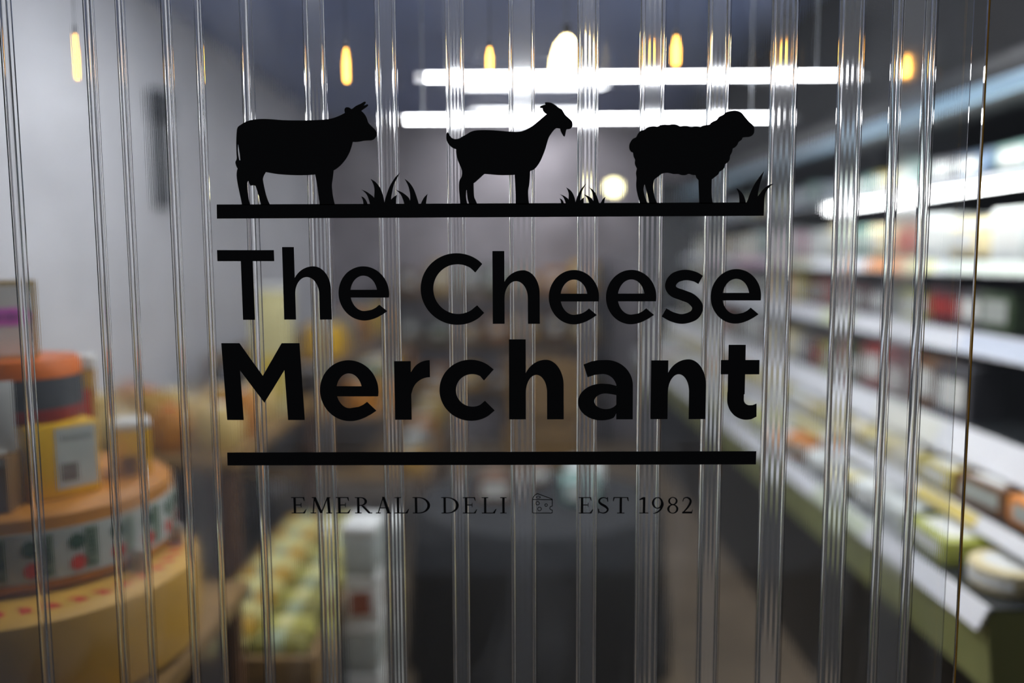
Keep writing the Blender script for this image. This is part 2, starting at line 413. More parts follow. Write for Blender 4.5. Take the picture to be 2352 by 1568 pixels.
letter(letter_h(650.6, 677.6, 567.2, 733.6, 611.3, 759.8, 732.6, 636, 632.6))
letter(*letter_e(777.7, 893.9, 611.3, 735.9, 804.7, 632.9, 714, 665.2, 683.1))
def letter_c(L, T, B, il, it, ib, to, ti, lo, li, rx, irx, a=52):
    cx, cy_, ry = L+rx, (T+B)/2, (B-T)/2
    ix, iy, iry = il+irx, (it+ib)/2, (ib-it)/2
    o = [to]+arc(cx, cy_, rx, ry, a, 360-a, 48)+[lo, li]+arc(ix, iy, irx, iry, 360-a-6, a+6, 40)+[ti]
    return [o]
letter(letter_c(966.3, 581.3, 745.7, 995.2, 606.8, 720.7, (1108.6,606), (1092.3,625.6), (1111.4,718.2), (1095.4,700.8), 83.5, 56.5))
letter(letter_h(1131.4, 1158.7, 576.3, 743.3, 620.4, 1239.4, 1212.2, 645.4, 642.7))
letter(*letter_e(1260.4, 1375.9, 619.8, 744.8, 1287.2, 641.8, 722.7, 674.2, 692.1))
letter(*letter_e(1391.7, 1507.4, 619.5, 744.5, 1418.7, 641.5, 722.2, 674.0, 691.8))
def stroke(pts, wd, sub=8, cap=None):
    """band of varying width along a smooth centre line"""
    V = [Vector(p) for p in pts]; n = len(V); c = []; ww = []
    if not hasattr(wd, '__len__'): wd = [wd]*n
    for i in range(n-1):
        p0 = V[i-1] if i else V[0]*2-V[1]; p1, p2 = V[i], V[i+1]; p3 = V[i+2] if i+2 < n else V[-1]*2-V[-2]
        for q in range(sub):
            t = q/sub
            c.append(.5*((2*p1)+(p2-p0)*t+(2*p0-5*p1+4*p2-p3)*t*t+(3*p1-p0-3*p2+p3)*t**3)); ww.append(wd[i]+(wd[i+1]-wd[i])*t)
    c.append(V[-1]); ww.append(wd[-1])
    l, r = [], []
    for i, p in enumerate(c):
        t = (c[min(i+1, len(c)-1)]-c[max(i-1, 0)]).normalized(); nn = Vector((-t.y, t.x))
        a, b = p+nn*ww[i]/2, p-nn*ww[i]/2; l.append((a.x, a.y)); r.append((b.x, b.y))
    return l+r[::-1]
letter([stroke([(1608.6,642.4),(1594,634.8),(1572,631.3),(1549,638.5),(1539.3,655.5),(1547,669.5),(1568,678),(1588,686.5),(1602.2,704),(1595,723),(1570,732),(1546,728),(1525.3,717.2)],
               [21.5,22.5,24,25.5,25,24.5,24.5,24.5,25,24,22.5,22,21.5])])
letter(*letter_e(1632.1, 1747.9, 617.7, 743, 1659.2, 640, 721, 672.4, 689.7))
letter([[(511.7,787.8),(553.5,787.8),(604.3,862.7),(650.3,787.8),(691.3,787.8),(697.2,964),(658.8,964),(654.5,849.5),(606,924.4),(552.4,850),(556.9,964),(519,964)]])
sign.children[-1]  # the big M is traced with its lean already in it
letter(*letter_e(735.1, 869.5, 826.8, 966.8, 772.7, 857.1, 936.8, 886.6, 909.9))
letter([rect(906.4, 829, 944.6, 963.4), [(944, 876)]+[(944,855)]+arc(988.2, 865.5, 44, 38.7, 150, 90, 10)+[(988.2,865.8)]+arc(988.2, 906.5, 42.5, 40.7, 90, 170, 10)+[(944,906)]])
letter(letter_c(1009.5, 825.7, 966, 1047.1, 858.8, 933.4, (1134.7,848.1), (1111.9,873.4), (1135.8,942.1), (1113.6,920), 72, 38, 56))
letter(letter_h(1169.2, 1207.6, 779, 962.6, 825.7, 1294.6, 1256.4, 860.5, 846.5))
bowl = arc(1382, 922.6, 54.3, 42.1, 0, 360, 48)[:-1]
letter([[(1339.9,836.7)]+[(1358,829.5),(1372,827)]+arc(1392, 885, 61.5, 58.7, 95, 0, 22)+[(1453.5,962.6),(1415.6,962.6),(1415.6,888)]+arc(1384, 892, 32.4, 33.5, 0, 92, 14)+[(1366,860.5),(1349.4,865.9)],
        [(1416,885.8),(1400,881.5),(1384,880.6)]+arc(1382, 922.8, 54.3, 42.2, 92, 300, 40)+[(1412,956),(1416,948),(1416,925)]+arc(1391.5, 921, 26.6, 17.9, -6, -270, 30)+[(1403,904.5),(1416,907)]])
letter(letter_h(1494.6, 1534.0, 827.2, 962, 824.8, 1621.0, 1582.6, 859, 846.5))
letter([rect(1671.6, 791.5, 1710.8, 905), rect(1654.8, 826.3, 1743.2, 859.3),
        [(1671.0,900)]+arc(1716, 917, 45, 46.5, 180, 270, 18)+[(1727,962.3),(1739,956.2),(1738.6,926.3),(1730,929.8)]+arc(1722.5, 917, 13.4, 13.2, 275, 180, 10)+[(1709.2,900)]])

# --- small serif line
HS = 37.4
def ln(x0, y0, x1, y1, wd): return [(x0-wd/2,y0),(x0+wd/2,y0),(x1+wd/2,y1),(x1-wd/2,y1)]
def serif(ch, w):
    h = HS; st = 5.4; th = 1.9; x0 = 5.0; P = []
    R_ = lambda a, b, c, d: P.append([(a,b),(c,b),(c,d),(a,d)])
    H = {}
    if ch in 'ELI':
        if ch == 'I': x0 = w/2-st/2
        R_(x0, 0, x0+st, h); R_(0 if ch != 'I' else .5, 0, x0+st+4.5, th); R_(0 if ch != 'I' else .5, h-th, x0+st+4.5, h)
    if ch == 'E':
        R_(x0, 0, w*.86, th); R_(x0, h-th, w*.84, h); R_(x0+st, h*.52-1, w*.66, h*.52+1)
        P.append([(w*.72,0),(w*.88,0),(w,9.5),(w*.955,9.5)]); P.append([(w*.74,h),(w*.86,h),(w*.9,h-8.5),(w*.86,h-8.5)])
        R_(w*.63, h*.52-5, w*.67, h*.52+5)
    if ch == 'L':
        R_(x0, 0, w*.86, th); P.append([(w*.7,0),(w*.88,0),(w,10.5),(w*.955,10.5)])
    if ch == 'M':
        R_(0, 0, 12.5, th); P.append(ln(5.5, 0, 9.2, h, 2.4)); P.append(ln(9.4, h, 24.5, 1, 6.4)); P.append(ln(24.6, 1, 39.5, h, 2.6))
        P.append(ln(40.5, h, 42.8, 0, 5.8)); R_(3, h-th, 11, h); R_(38, h-th, 46, h); R_(36, 0, w, th)
    if ch == 'R':
        R_(x0, 0, x0+st, h); R_(0, 0, x0+st+4.5, th); R_(0, h-th, x0+st+6, h)
        P.append(arc2(x0+st+3, h*.735, 14.5, h*.265, 8.7, h*.265-th)); P.append(ln(w*.44, h*.47, w*.86, 0, 6.2)); R_(w*.80, 0, w, th)
    if ch == 'D':
        R_(x0, 0, x0+st, h); R_(0, 0, x0+st+5, th); R_(0, h-th, x0+st+5, h)
        P.append(arc2(x0+st+3, h/2, w-x0-st-3, h/2, w-x0-st-9.4, h/2-th))
    if ch == 'A':
        P.append(ln(5.2, 0, w*.50, h+.6, 2.3)); P.append(ln(w*.50, h+.6, w*.85, 0, 6.2)); R_(w*.26, h*.31, w*.68, h*.31+th)
        R_(0, 0, 11, th); R_(w*.70, 0, w, th)
    if ch == 'T':
        c = w/2; R_(c-st/2, 0, c+st/2, h); R_(c-8.5, 0, c+8.5, th); R_(1.5, h-th, w-1.5, h)
        P.append([(1.2,h),(4.5,h),(2,h-9),(0,h-9)]); P.append([(w-1.2,h),(w-4.5,h),(w-2,h-9),(w,h-9)])
    if ch == 'S':
        P.append(stroke([(w*.87,h*.74),(w*.82,h*.90),(w*.5,h*.975),(w*.2,h*.88),(w*.14,h*.73),(w*.30,h*.585),(w*.66,h*.44),(w*.88,h*.26),(w*.76,h*.09),(w*.45,h*.025),(w*.14,h*.10),(w*.07,h*.27)],
                        [1.6,1.8,2.2,3.6,4.6,5.4,5.6,4.6,3.4,2.2,2.0,1.8]))
        P.append([(w*.82,h),(w*.90,h),(w*.92,h*.72),(w*.86,h*.72)]); P.append([(w*.02,h*.30),(w*.08,h*.30),(w*.12,0),(w*.06,0)])
    if ch == '1':
        c = w*.52; R_(c-st/2, 0, c+st/2, h); R_(0, 0, w, th); P.append([(c-st/2,h),(c+st/2,h),(c+st/2,h-3),(c-st/2,h-5),(0,h-6.5),(0,h-5)])
    if ch == '9':
        P.append(arc(w*.48, h*.65, w*.48, h*.355, 0, 360, 30)[:-1]); H[0] = [arc(w*.48, h*.65, w*.48-5, h*.355-2, 0, 360, 30)[:-1]]
        P.append(stroke([(w*.90,h*.70),(w*.90,h*.48),(w*.72,h*.22),(w*.42,h*.06),(w*.14,-.2)], [4.8,5,4.2,2.8,1.4]))
    if ch == '8':
        P.append(arc(w*.5, h*.76, w*.42, h*.245, 0, 360, 30)[:-1]); H[0] = [arc(w*.5, h*.77, w*.42-4.2, h*.245-2, 0, 360, 30)[:-1]]
        P.append(arc(w*.5, h*.275, w*.5, h*.285, 0, 360, 30)[:-1]); H[1] = [arc(w*.5, h*.27, w*.5-4.8, h*.285-2, 0, 360, 30)[:-1]]
    if ch == '2':
        P.append(stroke([(w*.06,h*.74),(w*.16,h*.92),(w*.46,h*.975),(w*.74,h*.86),(w*.78,h*.68),(w*.58,h*.42),(w*.28,h*.18),(w*.06,h*.03)], [1.6,2.0,3.0,4.8,5.2,4.2,3,2.4]))
        R_(w*.02, 0, w*.94, 4.2); P.append([(w*.86,0),(w*.94,0),(w,9),(w*.96,9)])
    return P, H
def arc2(cx, cy_, rx, ry, irx, iry):
    return [(cx-4, cy_-ry)]+arc(cx, cy_, rx, -ry, 90, -90, 24)[::-1][::-1]+[(cx-4, cy_+ry)] if False else \
        ([(cx-4, cy_+ry)]+[(cx+rx*math.cos(math.radians(a)), cy_+ry*math.sin(math.radians(a))) for a in range(90, -91, -8)]+[(cx+rx*math.cos(math.radians(-90)), cy_-ry), (cx-4, cy_-ry), (cx-4, cy_-iry)]
         +[(cx+irx*math.cos(math.radians(a)), cy_+iry*math.sin(math.radians(a))) for a in range(-90, 91, 8)]+[(cx-4, cy_+iry)])
def put_serif(ch, a, b, base=1178.5):
    P, H = serif(ch, b-a)
    f = lambda l: [(a+x, base-y) for x, y in l]
    letter([f(p) for p in P], {i: [f(q) for q in hs] for i, hs in H.items()})
for ch, a, b in [('E',669.5,704),('M',713.5,762.6),('E',771.9,805.6),('R',815.4,854.7),('A',863,898.4),('L',906.6,939.7),('D',948,988),
                 ('D',1013.8,1054),('E',1063,1096),('L',1106.7,1140.3),('I',1148.5,1164.2),('E',1329.2,1362.4),('S',1372.6,1398.9),('T',1407.5,1444),
                 ('1',1468.3,1489.2),('9',1497,1524),('8',1532.5,1558),('2',1566.5,1591)]:
    put_serif(ch, a, b)
# cheese wedge icon drawn in thin lines
def band(pts, wd=1.7): return [stroke([pts[i], pts[i+1]], wd, 1) for i in range(len(pts)-1)]
ic = lambda x, y: (1222+x, 1132+y)
P, H = [], {}
P += band([ic(1,14.5), ic(1,44), ic(3,45.5), ic(45.5,45.5), ic(46.5,44), ic(46.5,38.5)])
P += band([ic(46.5,29.5), ic(46.5,15), ic(1,14.5), ic(2.5,9.5), ic(6.5,4.5), ic(12.5,.8), ic(46.5,13.5), ic(46.5,15)])
P.append(stroke([ic(46.5,38.5), ic(42.5,37.5), ic(40.8,34), ic(42.5,30.5), ic(46.5,29.5)], 1.7, 6))
for cx, cy_, rx, ry in [(14.5,9,5.2,2.9),(12.8,22.8,4.7,4.7),(32.3,27,3.8,3.8),(17,36,5,5)]:
    x, y = ic(cx, cy_); H[len(P)] = [arc(x, y, rx-1.6, ry-1.6 if ry > 3 else ry-1.3, 0, 360, 20)[:-1]]; P.append(arc(x, y, rx, ry, 0, 360, 20)[:-1])
decal('cheese_icon', P, H)

# ------------------------------------------------------------------ lights of the room, with added glows and battens
def tube_light(x0, x1, y, d, label):
    a, b = at(x0, y+4, d), at(x1, y-4, d); c = (a+b)/2; hl = (b-a).length/2
    t = thing('tube_light', label, 'light', c)
    r = .0095
    MB().tube([(-hl, 0, 0), (hl, 0, 0)], r, 14).build('tube', TUBE, t)
    for s in (-1, 1):
        MB().tube([(s*hl, 0, 0), (s*(hl+.02), 0, 0)], r*1.05, 12).build('end_cap', RAILM, t)
        MB().tube([(s*hl*.9, .0, r), (s*hl*.9, .0, ZC-c.z)], .0012, 6).build('hanger', STEEL, t)
tube_light(978, 1922, 176, 1.62, 'upper of the two white tube lights hanging across the aisle')
tube_light(930, 1766, 273, 1.60, 'lower of the two white tube lights hanging across the aisle')

def pendant(px, y0, y1, wd, d, label):  # glowing shapes added in place of warm lamp reflections on the slats
    a, b = at(px, y0, d), at(px, y1, d)
    t = thing('filament_lamp', label, 'lamp', b)
    h = (a-b).length; r = wd/FPX*d/2
    MB().lathe([(0, 0), (r*.7, h*.03), (r, h*.12), (r, h*.6), (r*.6, h*.85), (r*.35, h)], 12).build('bulb', WARM, t)
    MB().lathe([(r*.5, h), (r*.6, h*1.02), (r*.6, h*1.18), (r*.2, h*1.22)], 12).build('cap', BLACK, t)
    MB().tube([(0, 0, h*1.2), (0, 0, ZC-b.z)], .0007, 6).build('cord', BLACK, t)
for px, y0, y1, wd, d, lb in [(180,80,185,9,1.5,'slim orange filament lamp hanging furthest left, high over the cheese wheels'),
                          (797,112,192,14,1.55,'slim orange filament lamp hanging above the cow head'),
                          (1125,110,162,15,1.5,'slim orange filament lamp hanging above the goat back'),
                          (1479,92,160,11,1.5,'slim orange filament lamp hanging above the sheep tail'),
                          (1552,84,152,19,1.55,'wider orange filament lamp hanging above the sheep back'),
                          (1781,95,165,13,1.5,'slim orange filament lamp hanging right of the sheep head'),
                          (2080,128,180,16,1.55,'slim orange filament lamp hanging furthest right, near the slat edge')]:
    pendant(px, y0, y1, wd, d, lb)
bb = at(1301, 174, 1.75)
t = thing('pendant_lamp', 'large glowing bell shaped pendant lamp above the goat head', 'lamp', bb)
MB().lathe([(.0, -.004), (.031, 0), (.033, .012), (.030, .035), (.022, .06), (.010, .075), (.005, .078)], 24).build('shade', BULB, t)
MB().lathe([(.006, .078), (.008, .08), (.008, .1), (.002, .105)], 12).build('cap', BLACK, t)
MB().tube([(0, 0, .1), (0, 0, ZC-bb.z)], .0015, 6).build('cord', BLACK, t)
sp = at(1410, 431, 5.2)
t = thing('spot_lamp', 'small round yellowish lamp glowing on the far wall between goat and sheep', 'lamp', sp)
MB().lathe([(0, -.03), (.022, -.022), (.03, 0), (.022, .022), (0, .03)], 16).build('globe', emat('yellow_globe', (1, .86, .42), 6.0), t)
MB().tube([(0, .02, 0), (0, YB-sp.y, 0)], .008, 8).build('arm', STEEL, t)
# ceiling battens added to brighten the room, kept out of sight
for i, (x, y, rz, hl) in enumerate([(-.4, .34, 0, .22), (.55, .75, 0, .5), (-.75, 1.9, 0, .45), (.5, 1.95, 0, .45), (.15, 4.45, math.pi/2, .45), (.15, 5.7, math.pi/2, .45)]):
    t = thing('ceiling_batten', ['white ceiling batten light nearest the glass above the cheese stacks', 'white ceiling batten light nearest the glass beside the chiller', 'second ceiling batten light along the pale left wall', 'second ceiling batten light beside the chiller',
              'ceiling batten light across the far end of the aisle', 'ceiling batten light across the room beside the back wall'][i], 'light', (x, y, ZC), rz)
    MB().rbox(-.05, -hl-.02, -.05, .05, hl+.02, 0, .006).build('housing', RAILM, t)
    MB().box(-.035, -hl, -.056, .035, hl, -.0505).build('diffuser', DIFF, t)

# ------------------------------------------------------------------ right hand chiller with shelves of packets
YC0, YC1 = .62, 5.6
XBK = 2.28
KS = 1.68
def zz(z, k=1.68): return 1.6+(z-1.6)*k
case = thing('chiller_case', 'tall dark open chiller with white lit shelves along the right wall', 'chiller', (0, 0, 0))
levels = [(zz(a, k), b*k, c*k) for a, b, c, k in [(1.735, .84, .006, 1.68), (1.584, .82, .024, 1.68), (1.458, .82, .036, 1.65), (1.292, .80, .050, 1.57), (1.160, .78, .022, 1.46), (1.045, .74, .034, 1.36)]]
ZT0, ZB0, XF5 = zz(1.86), zz(.90, 1.36), .74*1.36
MB().box(XBK, YC0, 0, XBK+.04, YC1, ZT0+.15).build('back_panel', DARK, case)
MB().rbox(XF5+.06, YC1, 0, XBK+.04, YC1+.04, ZT0+.15, .006).build('side_panel', DARK, case)
MB().box(XF5+.14, YC0, 0, XBK-.002, YC1-.002, ZB0).build('base', BLACK, case)
zt, zb = levels[5][0]-.006, ZB0+.002
MB().add([(XF5, YC0, zt), (XF5+.02, YC0, zb), (XF5+.14, YC0, zb), (XF5+.14, YC0, zt), (XF5, YC1, zt), (XF5+.02, YC1, zb), (XF5+.14, YC1, zb), (XF5+.14, YC1, zt)],
         [(0,1,2,3),(4,7,6,5),(0,4,5,1),(1,5,6,2),(2,6,7,3),(3,7,4,0)]).build('bin_front', pmat('bin_front', (176, 182, 120), .5, noise=.3, nscale=3), case)
MB().rbox(.82*KS, YC0, ZT0, XBK, YC1, ZT0+.12, .01).build('canopy', DARK, case)
MB().box(.82*KS+.03, YC0, ZT0+.121, XBK, YC1, ZC-.002).build('upper_fascia', pmat('black_fascia', (15, 16, 18), .8), case)  # black box added above the canopy to keep the top right dark
MB().rbox(.82*KS-.025, YC0, ZT0, .82*KS-.001, YC1, ZT0+.045, .004).build('canopy_rail', pmat('blue_rail', (150, 182, 204), .35), case)  # pale blue colour stands in for bluish light on the canopy edge
for i, (z, xf, th) in enumerate(levels):
    if i < 5:
        MB().box(xf+.012, YC0, z-.016, XBK, YC1, z-.002).build('shelf', DARK, case)
    else:
        MB().box(xf+.012, YC0, z-.004, XBK, YC1, z).build('shelf', DARK, case)
    # price rail leaning back
    tb_ = th*.45
    MB().add([(xf-tb_, YC0, z-th), (xf-tb_+.008, YC0, z-th), (xf+.012, YC0, z), (xf+.004, YC0, z+.002), (xf-tb_, YC1, z-th), (xf-tb_+.008, YC1, z-th), (xf+.012, YC1, z), (xf+.004, YC1, z+.002)],
             [(0,3,2,1),(4,5,6,7),(0,1,5,4),(1,2,6,5),(2,3,7,6),(3,0,4,7)]).build('price_rail', RAILM, case)
for i, y, ln_, c in [(1, .66, .9, (214, 226, 214)), (1, 1.62, .2, (236, 236, 170)), (1, 1.85, .28, (236, 150, 70)), (1, 2.75, .5, (226, 224, 190)), (1, 3.4, .7, (232, 190, 214)),
                     (2, .9, .5, (206, 216, 232)), (2, 2.2, .3, (228, 238, 190)), (3, 1.3, .4, (240, 240, 228)), (4, .9, .3, (226, 206, 120)), (4, 1.9, .35, (222, 214, 150)), (5, 1.2, .4, (216, 226, 200))]:
    z, xf, th = levels[i]; tb_ = th*.45
    pmat('ticket_%d_%d_%d' % c, c, .4)
    f = lambda t_: (xf-tb_-.0006+(tb_+.004)*t_, z-th+(th+.002)*t_)
    (xa, za), (xb, zb_) = f(.08), f(.92)
    MB().add([(xa, y, za), (xa-.002, y, za+.001), (xb-.002, y, zb_+.001), (xb, y, zb_), (xa, y+ln_, za), (xa-.002, y+ln_, za+.001), (xb-.002, y+ln_, zb_+.001), (xb, y+ln_, zb_)],
             [(0,1,2,3),(4,7,6,5),(0,4,5,1),(1,5,6,2),(2,6,7,3),(3,7,4,0)]).build('price_ticket', MATS['ticket_%d_%d_%d' % c], case)
zl, xl = zz(1.713), .82*KS
MB().box(xl, YC0+.02, zl-.012, xl+.02, 2.6, zl+.012).build('led_strip', LED, case)
MB().box(xl+.021, YC0, zl-.010, xl+.045, YC1, zl+.010).build('led_carrier', BLACK, case)
for y in [YC0+.03+1.1*i for i in range(5)]:
    MB().box(xl+.046, y, zl-.015, XBK, y+.008, zl+.015).build('led_bracket', BLACK, case)

# packet kinds, facing -X (the aisle), origin at the middle of the base front edge
PACK = {}
def pack_mesh(kind, wd, hh):
    key = (kind, wd, hh)
    if key in PACK: return PACK[key]
    m = MB(); dp = .16
    if kind == 'block':
        m.rbox(0, -wd/2, 0, dp, wd/2, hh, .008)
        lb = MB().box(-.0012, -wd*.36, hh*.25, -.0002, wd*.36, hh*.8)
        tp = MB().box(dp*.15, -wd*.34, hh+.0002, dp*.8, wd*.34, hh+.0012)
    elif kind == 'wedge':
        m.prism([(0, -wd/2), (dp, -.006), (dp, .006), (0, wd/2)], 0, hh)
        lb = MB().box(-.0012, -wd*.36, hh*.2, -.0002, wd*.36, hh*.75)
        tp = MB().prism([(.012, -wd*.33), (dp*.7, -.008), (dp*.7, .008), (.012, wd*.33)], hh+.0002, hh+.0012)
    elif kind == 'round':
        r = wd/2; m.lathe([(r*.97, 0), (r, hh*.08), (r, hh*.92), (r*.95, hh)], 20, (r, 0, 0))
        lb = MB().lathe([(r+.0004, hh*.25), (r+.0012, hh*.25), (r+.0012, hh*.75), (r+.0004, hh*.75)], 10, (r, 0, 0), math.pi*.65, math.pi*1.35)
        tp = MB().lathe([(0, hh+.0002), (r*.7, hh+.0002), (r*.7, hh+.0012), (0, hh+.0012)], 16, (r, 0, 0))
    else:                                                       # pillow bag
        n = 6; vs = []; fs = []
        for i in range(n+1):
            for j in range(n+1):
                u, v = i/n*2-1, j/n*2-1; b = max(0, (1-u**4)*(1-v**4))**.5
                vs.append((.02-.03*b+.03*(1-v)*.5*0, u*wd/2, (v+1)/2*hh)); 
        k = len(vs)
        for i in range(n+1):
            for j in range(n+1):
                u, v = i/n*2-1, j/n*2-1; b = max(0, (1-u**4)*(1-v**4))**.5
                vs.append((.022+.03*b, u*wd/2, (v+1)/2*hh))
        for i in range(n):
            for j in range(n):
                a = i*(n+1)+j; fs.append((a, a+1, a+n+2, a+n+1)); fs.append((k+a, k+a+n+1, k+a+n+2, k+a+1))
        for i in range(n):
            fs.append((i, i+1, k+i+1, k+i)); q = n*(n+1); fs.append((q+i, q+i+1, k+q+i+1, k+q+i))
            fs.append((i*(n+1), (i+1)*(n+1), k+(i+1)*(n+1), k+i*(n+1))); fs.append((i*(n+1)+n, (i+1)*(n+1)+n, k+(i+1)*(n+1)+n, k+i*(n+1)+n))
        m.add(vs, fs, True)
        lb = MB().box(-.0135, -wd*.3, hh*.3, -.0115, wd*.3, hh*.7); tp = None
    PACK[key] = (m.mesh('cheese_body'), lb.mesh('label'), tp.mesh('top_label') if tp else None)
    return PACK[key]
PC = {'white': (232, 238, 236), 'cream': (232, 218, 172), 'yellow': (214, 196, 84), 'lime': (176, 182, 74), 'orange': (226, 140, 52), 'red': (150, 46, 40),
      'maroon': (92, 42, 48), 'brown': (120, 82, 48), 'teal': (120, 160, 152), 'green': (66, 84, 58), 'grey': (92, 92, 98), 'pink': (214, 160, 178), 'blue': (120, 142, 168)}
for k, c in PC.items(): pmat('wrap_'+k, c, .32, noise=.12, nscale=12)
def packet(kind, wd, hh, colr, lab, top, loc, rz, label, group, name='cheese_pack'):
    b, l, tp = pack_mesh(kind, wd, hh)
    t = thing(name, label, 'cheese', loc, rz, group)
    def o(nm, me, mt):
        q = bpy.data.objects.new(nm, me); COL.objects.link(q); q.parent = t
        if not me.materials: me.materials.append(mt)
        q.material_slots[0].link = 'OBJECT'; q.material_slots[0].material = mt
    o('body', b, MATS['wrap_'+colr])
    if lab: o('label', l, lab)
    if top and tp: o('top_label', tp, top)
    return t
PRIM = ['uppermost', 'second', 'third', 'fourth', 'fifth', 'lowest']
RED2 = pmat('red_label', (170, 44, 38), .5)
rows = [(['block', 'pillow'], (.09, .11), (.17, .2), ['teal', 'grey', 'blue', 'teal', 'blue', 'grey', 'teal', 'yellow']),  # (kinds, heights, widths, colour sequence)
    (['pillow', 'block'], (.13, .15), (.17, .2), ['white', 'white', 'teal', 'white', 'cream', 'white', 'brown', 'cream', 'teal', 'cream', 'white', 'pink']),
    (['block', 'round'], (.1, .12), (.15, .18), ['green', 'grey', 'maroon', 'lime', 'grey', 'maroon', 'brown', 'red', 'maroon', 'yellow', 'orange', 'maroon']),
    (['block', 'wedge'], (.12, .15), (.15, .18), ['grey', 'brown', 'maroon', 'red', 'green', 'lime', 'brown', 'grey', 'cream', 'brown', 'maroon', 'white']),
    (['block', 'wedge'], (.06, .07), (.17, .2), ['orange', 'brown', 'yellow', 'cream', 'yellow', 'cream', 'yellow', 'cream', 'white', 'yellow', 'cream', 'yellow']),
    (['block', 'wedge', 'round'], (.055, .065), (.18, .21), ['cream', 'lime', 'white', 'white', 'yellow', 'white', 'orange', 'white', 'lime', 'cream', 'white', 'yellow']),
]
SEEN = {}
ORD = ['first', 'second', 'third', 'fourth', 'fifth', 'sixth', 'seventh', 'eighth', 'ninth', 'tenth', 'eleventh', 'twelfth', 'thirteenth', 'fourteenth', 'fifteenth', 'sixteenth']
KN = {'block': 'block', 'wedge': 'wedge', 'round': 'round', 'pillow': 'bag'}
for i, (kinds, hs, ws, cols) in enumerate(rows):
    z, xf, th = levels[i]
    y = YC0+(.03 if i not in (2, 3) else .62); k = 0
    while y < 5.2:
        wd = R.choice(ws); hh = R.choice(hs); kd = R.choice(kinds); c = cols[k % len(cols)]; k += 1
        y += wd/2+.009
        lab = R.choice([PAPER, PAPER, GREYPAPER, RED2 if c in ('brown', 'maroon') else PAPER])
        key = (c, kd, i); SEEN[key] = SEEN.get(key, 0)+1
        lb = '%s cheese %s on the %s chiller shelf, %s of its kind from the glass' % (c, KN[kd], PRIM[i], ORD[SEEN[key]-1])
        packet(kd, wd, hh, c, lab, PAPER if (i >= 4 and R.random() < .65) else None, (xf+.03+R.uniform(0, .012), y, z+.0005), R.uniform(-.08, .08), lb, '%s %s packs, %s chiller shelf' % (c, KN[kd], PRIM[i]))
        y += wd/2+R.choice([.004, .008, .03])

# ------------------------------------------------------------------ left: stacked cheese wheels and blocks
U = .85                                                         # size unit of the stack
TZ = .68
SO, SN = Vector((-1.12, .80, .68)), Vector((-.952, .515, .818))  # stack drawn about SO, standing at SN
n0 = set(bpy.data.objects)
RIND = pmat('cheese_rind', (190, 122, 26), .5, noise=.22, nscale=9, bump=.2)
RINDP = pmat('pale_rind', (200, 152, 56), .5, noise=.15, nscale=9, bump=.2)
wb = (-1.12, .80, TZ+.0005)
def wheel(name, label, r, h, loc, mat, rz=0, group=None):
    t = thing(name, label, 'cheese', loc, rz, group)
    pf = [(0, 0), (r*.93, 0), (r*.985, h*.07), (r, h*.3), (r, h*.7), (r*.985, h*.93), (r*.93, h), (0, h)]
    MB().lathe(pf, 56).build('rind', mat, t)
    return t
wB = wheel('whole_cheese', 'large pale cheese wheel with red stamps, lowest in the left stack', .365, .215, wb, RINDP)
for i in range(40):                                             # red stamps round the top edge
    a = 2*math.pi*i/40; m = MB(); 
    ca, sa = math.cos(a), math.sin(a)
    for q, (dr, da, wd, hh) in enumerate([(0, 0, .016, .030), (.006, .02, .008, .018), (-.014, -.018, .012, .010)]):
        rr = .312+dr; aa = a+da*1.6
        c = Vector((rr*math.cos(aa), rr*math.sin(aa))); u = Vector((math.cos(aa), math.sin(aa))); v = Vector((-u.y, u.x))
        pts = [c+u*hh/2*s1+v*wd/2*s2 for s1, s2 in ((-1,-1),(1,-1),(1,1),(-1,1))]
        m.prism([(p.x, p.y) for p in pts], .2152, .2158)
    m.build('stamp', RED, wB)
zA = TZ+.217
wA = wheel('whole_cheese', 'cheese wheel with a white band of green and red print round its rim', .305, .175, (-1.14, .86, zA), RIND)
MB().lathe([(.3055, .03), (.3065, .03), (.3065, .135), (.3055, .135)], 56).build('rim_label', GREYPAPER, wA)
def on_rim(name, mat, a, poly, r=.3068, z0=0, parent=wA, hole=None):
    """small print piece: polygon (arc length, height) bent onto the rim"""
    n = len(poly); vs = []
    for dr in (0, .0008):
        vs += [((r+dr)*math.cos(a+s/r), (r+dr)*math.sin(a+s/r), z) for s, z in poly]
    fs = [tuple(range(n)), tuple(range(n, 2*n))[::-1]]+[(i, (i+1) % n, n+(i+1) % n, n+i) for i in range(n)]
    return MB().add(vs, fs).build(name, mat, parent)
for i in range(22):
    a = 2*math.pi*i/22+.05
    on_rim('green_mark', GREEN, a, [(-.017, .100), (-.010, .088), (.002, .084), (.014, .092), (.018, .104), (.010, .116), (-.004, .120), (-.014, .112)])
    on_rim('red_dot', RED, a+.005, [(.016*math.cos(2*math.pi*q/12), .056+.017*math.sin(2*math.pi*q/12)) for q in range(12)])
    # green box of letters reading upwards: L U N G
    o = on_rim('word_block', pmat('green_grey_print', (112, 128, 108), .7), a+.095, [(-.014, .04), (.014, .04), (.014, .128), (-.014, .128)])
    def bar(x0, z0, x1, z1): return on_rim('word_stroke', GREEN, a+.095, [(x0, z0), (x1, z0), (x1, z1), (x0, z1)], .3078)
    if 14 <= i <= 21 or i <= 2:
        bar(-.009, .046, -.006, .062); bar(-.009, .046, .009, .049)                                   # L
        bar(-.009, .068, .009, .071); bar(-.009, .080, .009, .083); bar(.006, .068, .009, .083)       # U
        bar(-.009, .088, .009, .091); bar(-.009, .100, .009, .103); bar(-.003, .091, .003, .100)      # N
        bar(-.009, .109, .009, .112); bar(-.009, .120, -.001, .123); bar(-.009, .109, -.006, .123); bar(.006, .109, .009, .121)  # G
ZA = zA+.1755
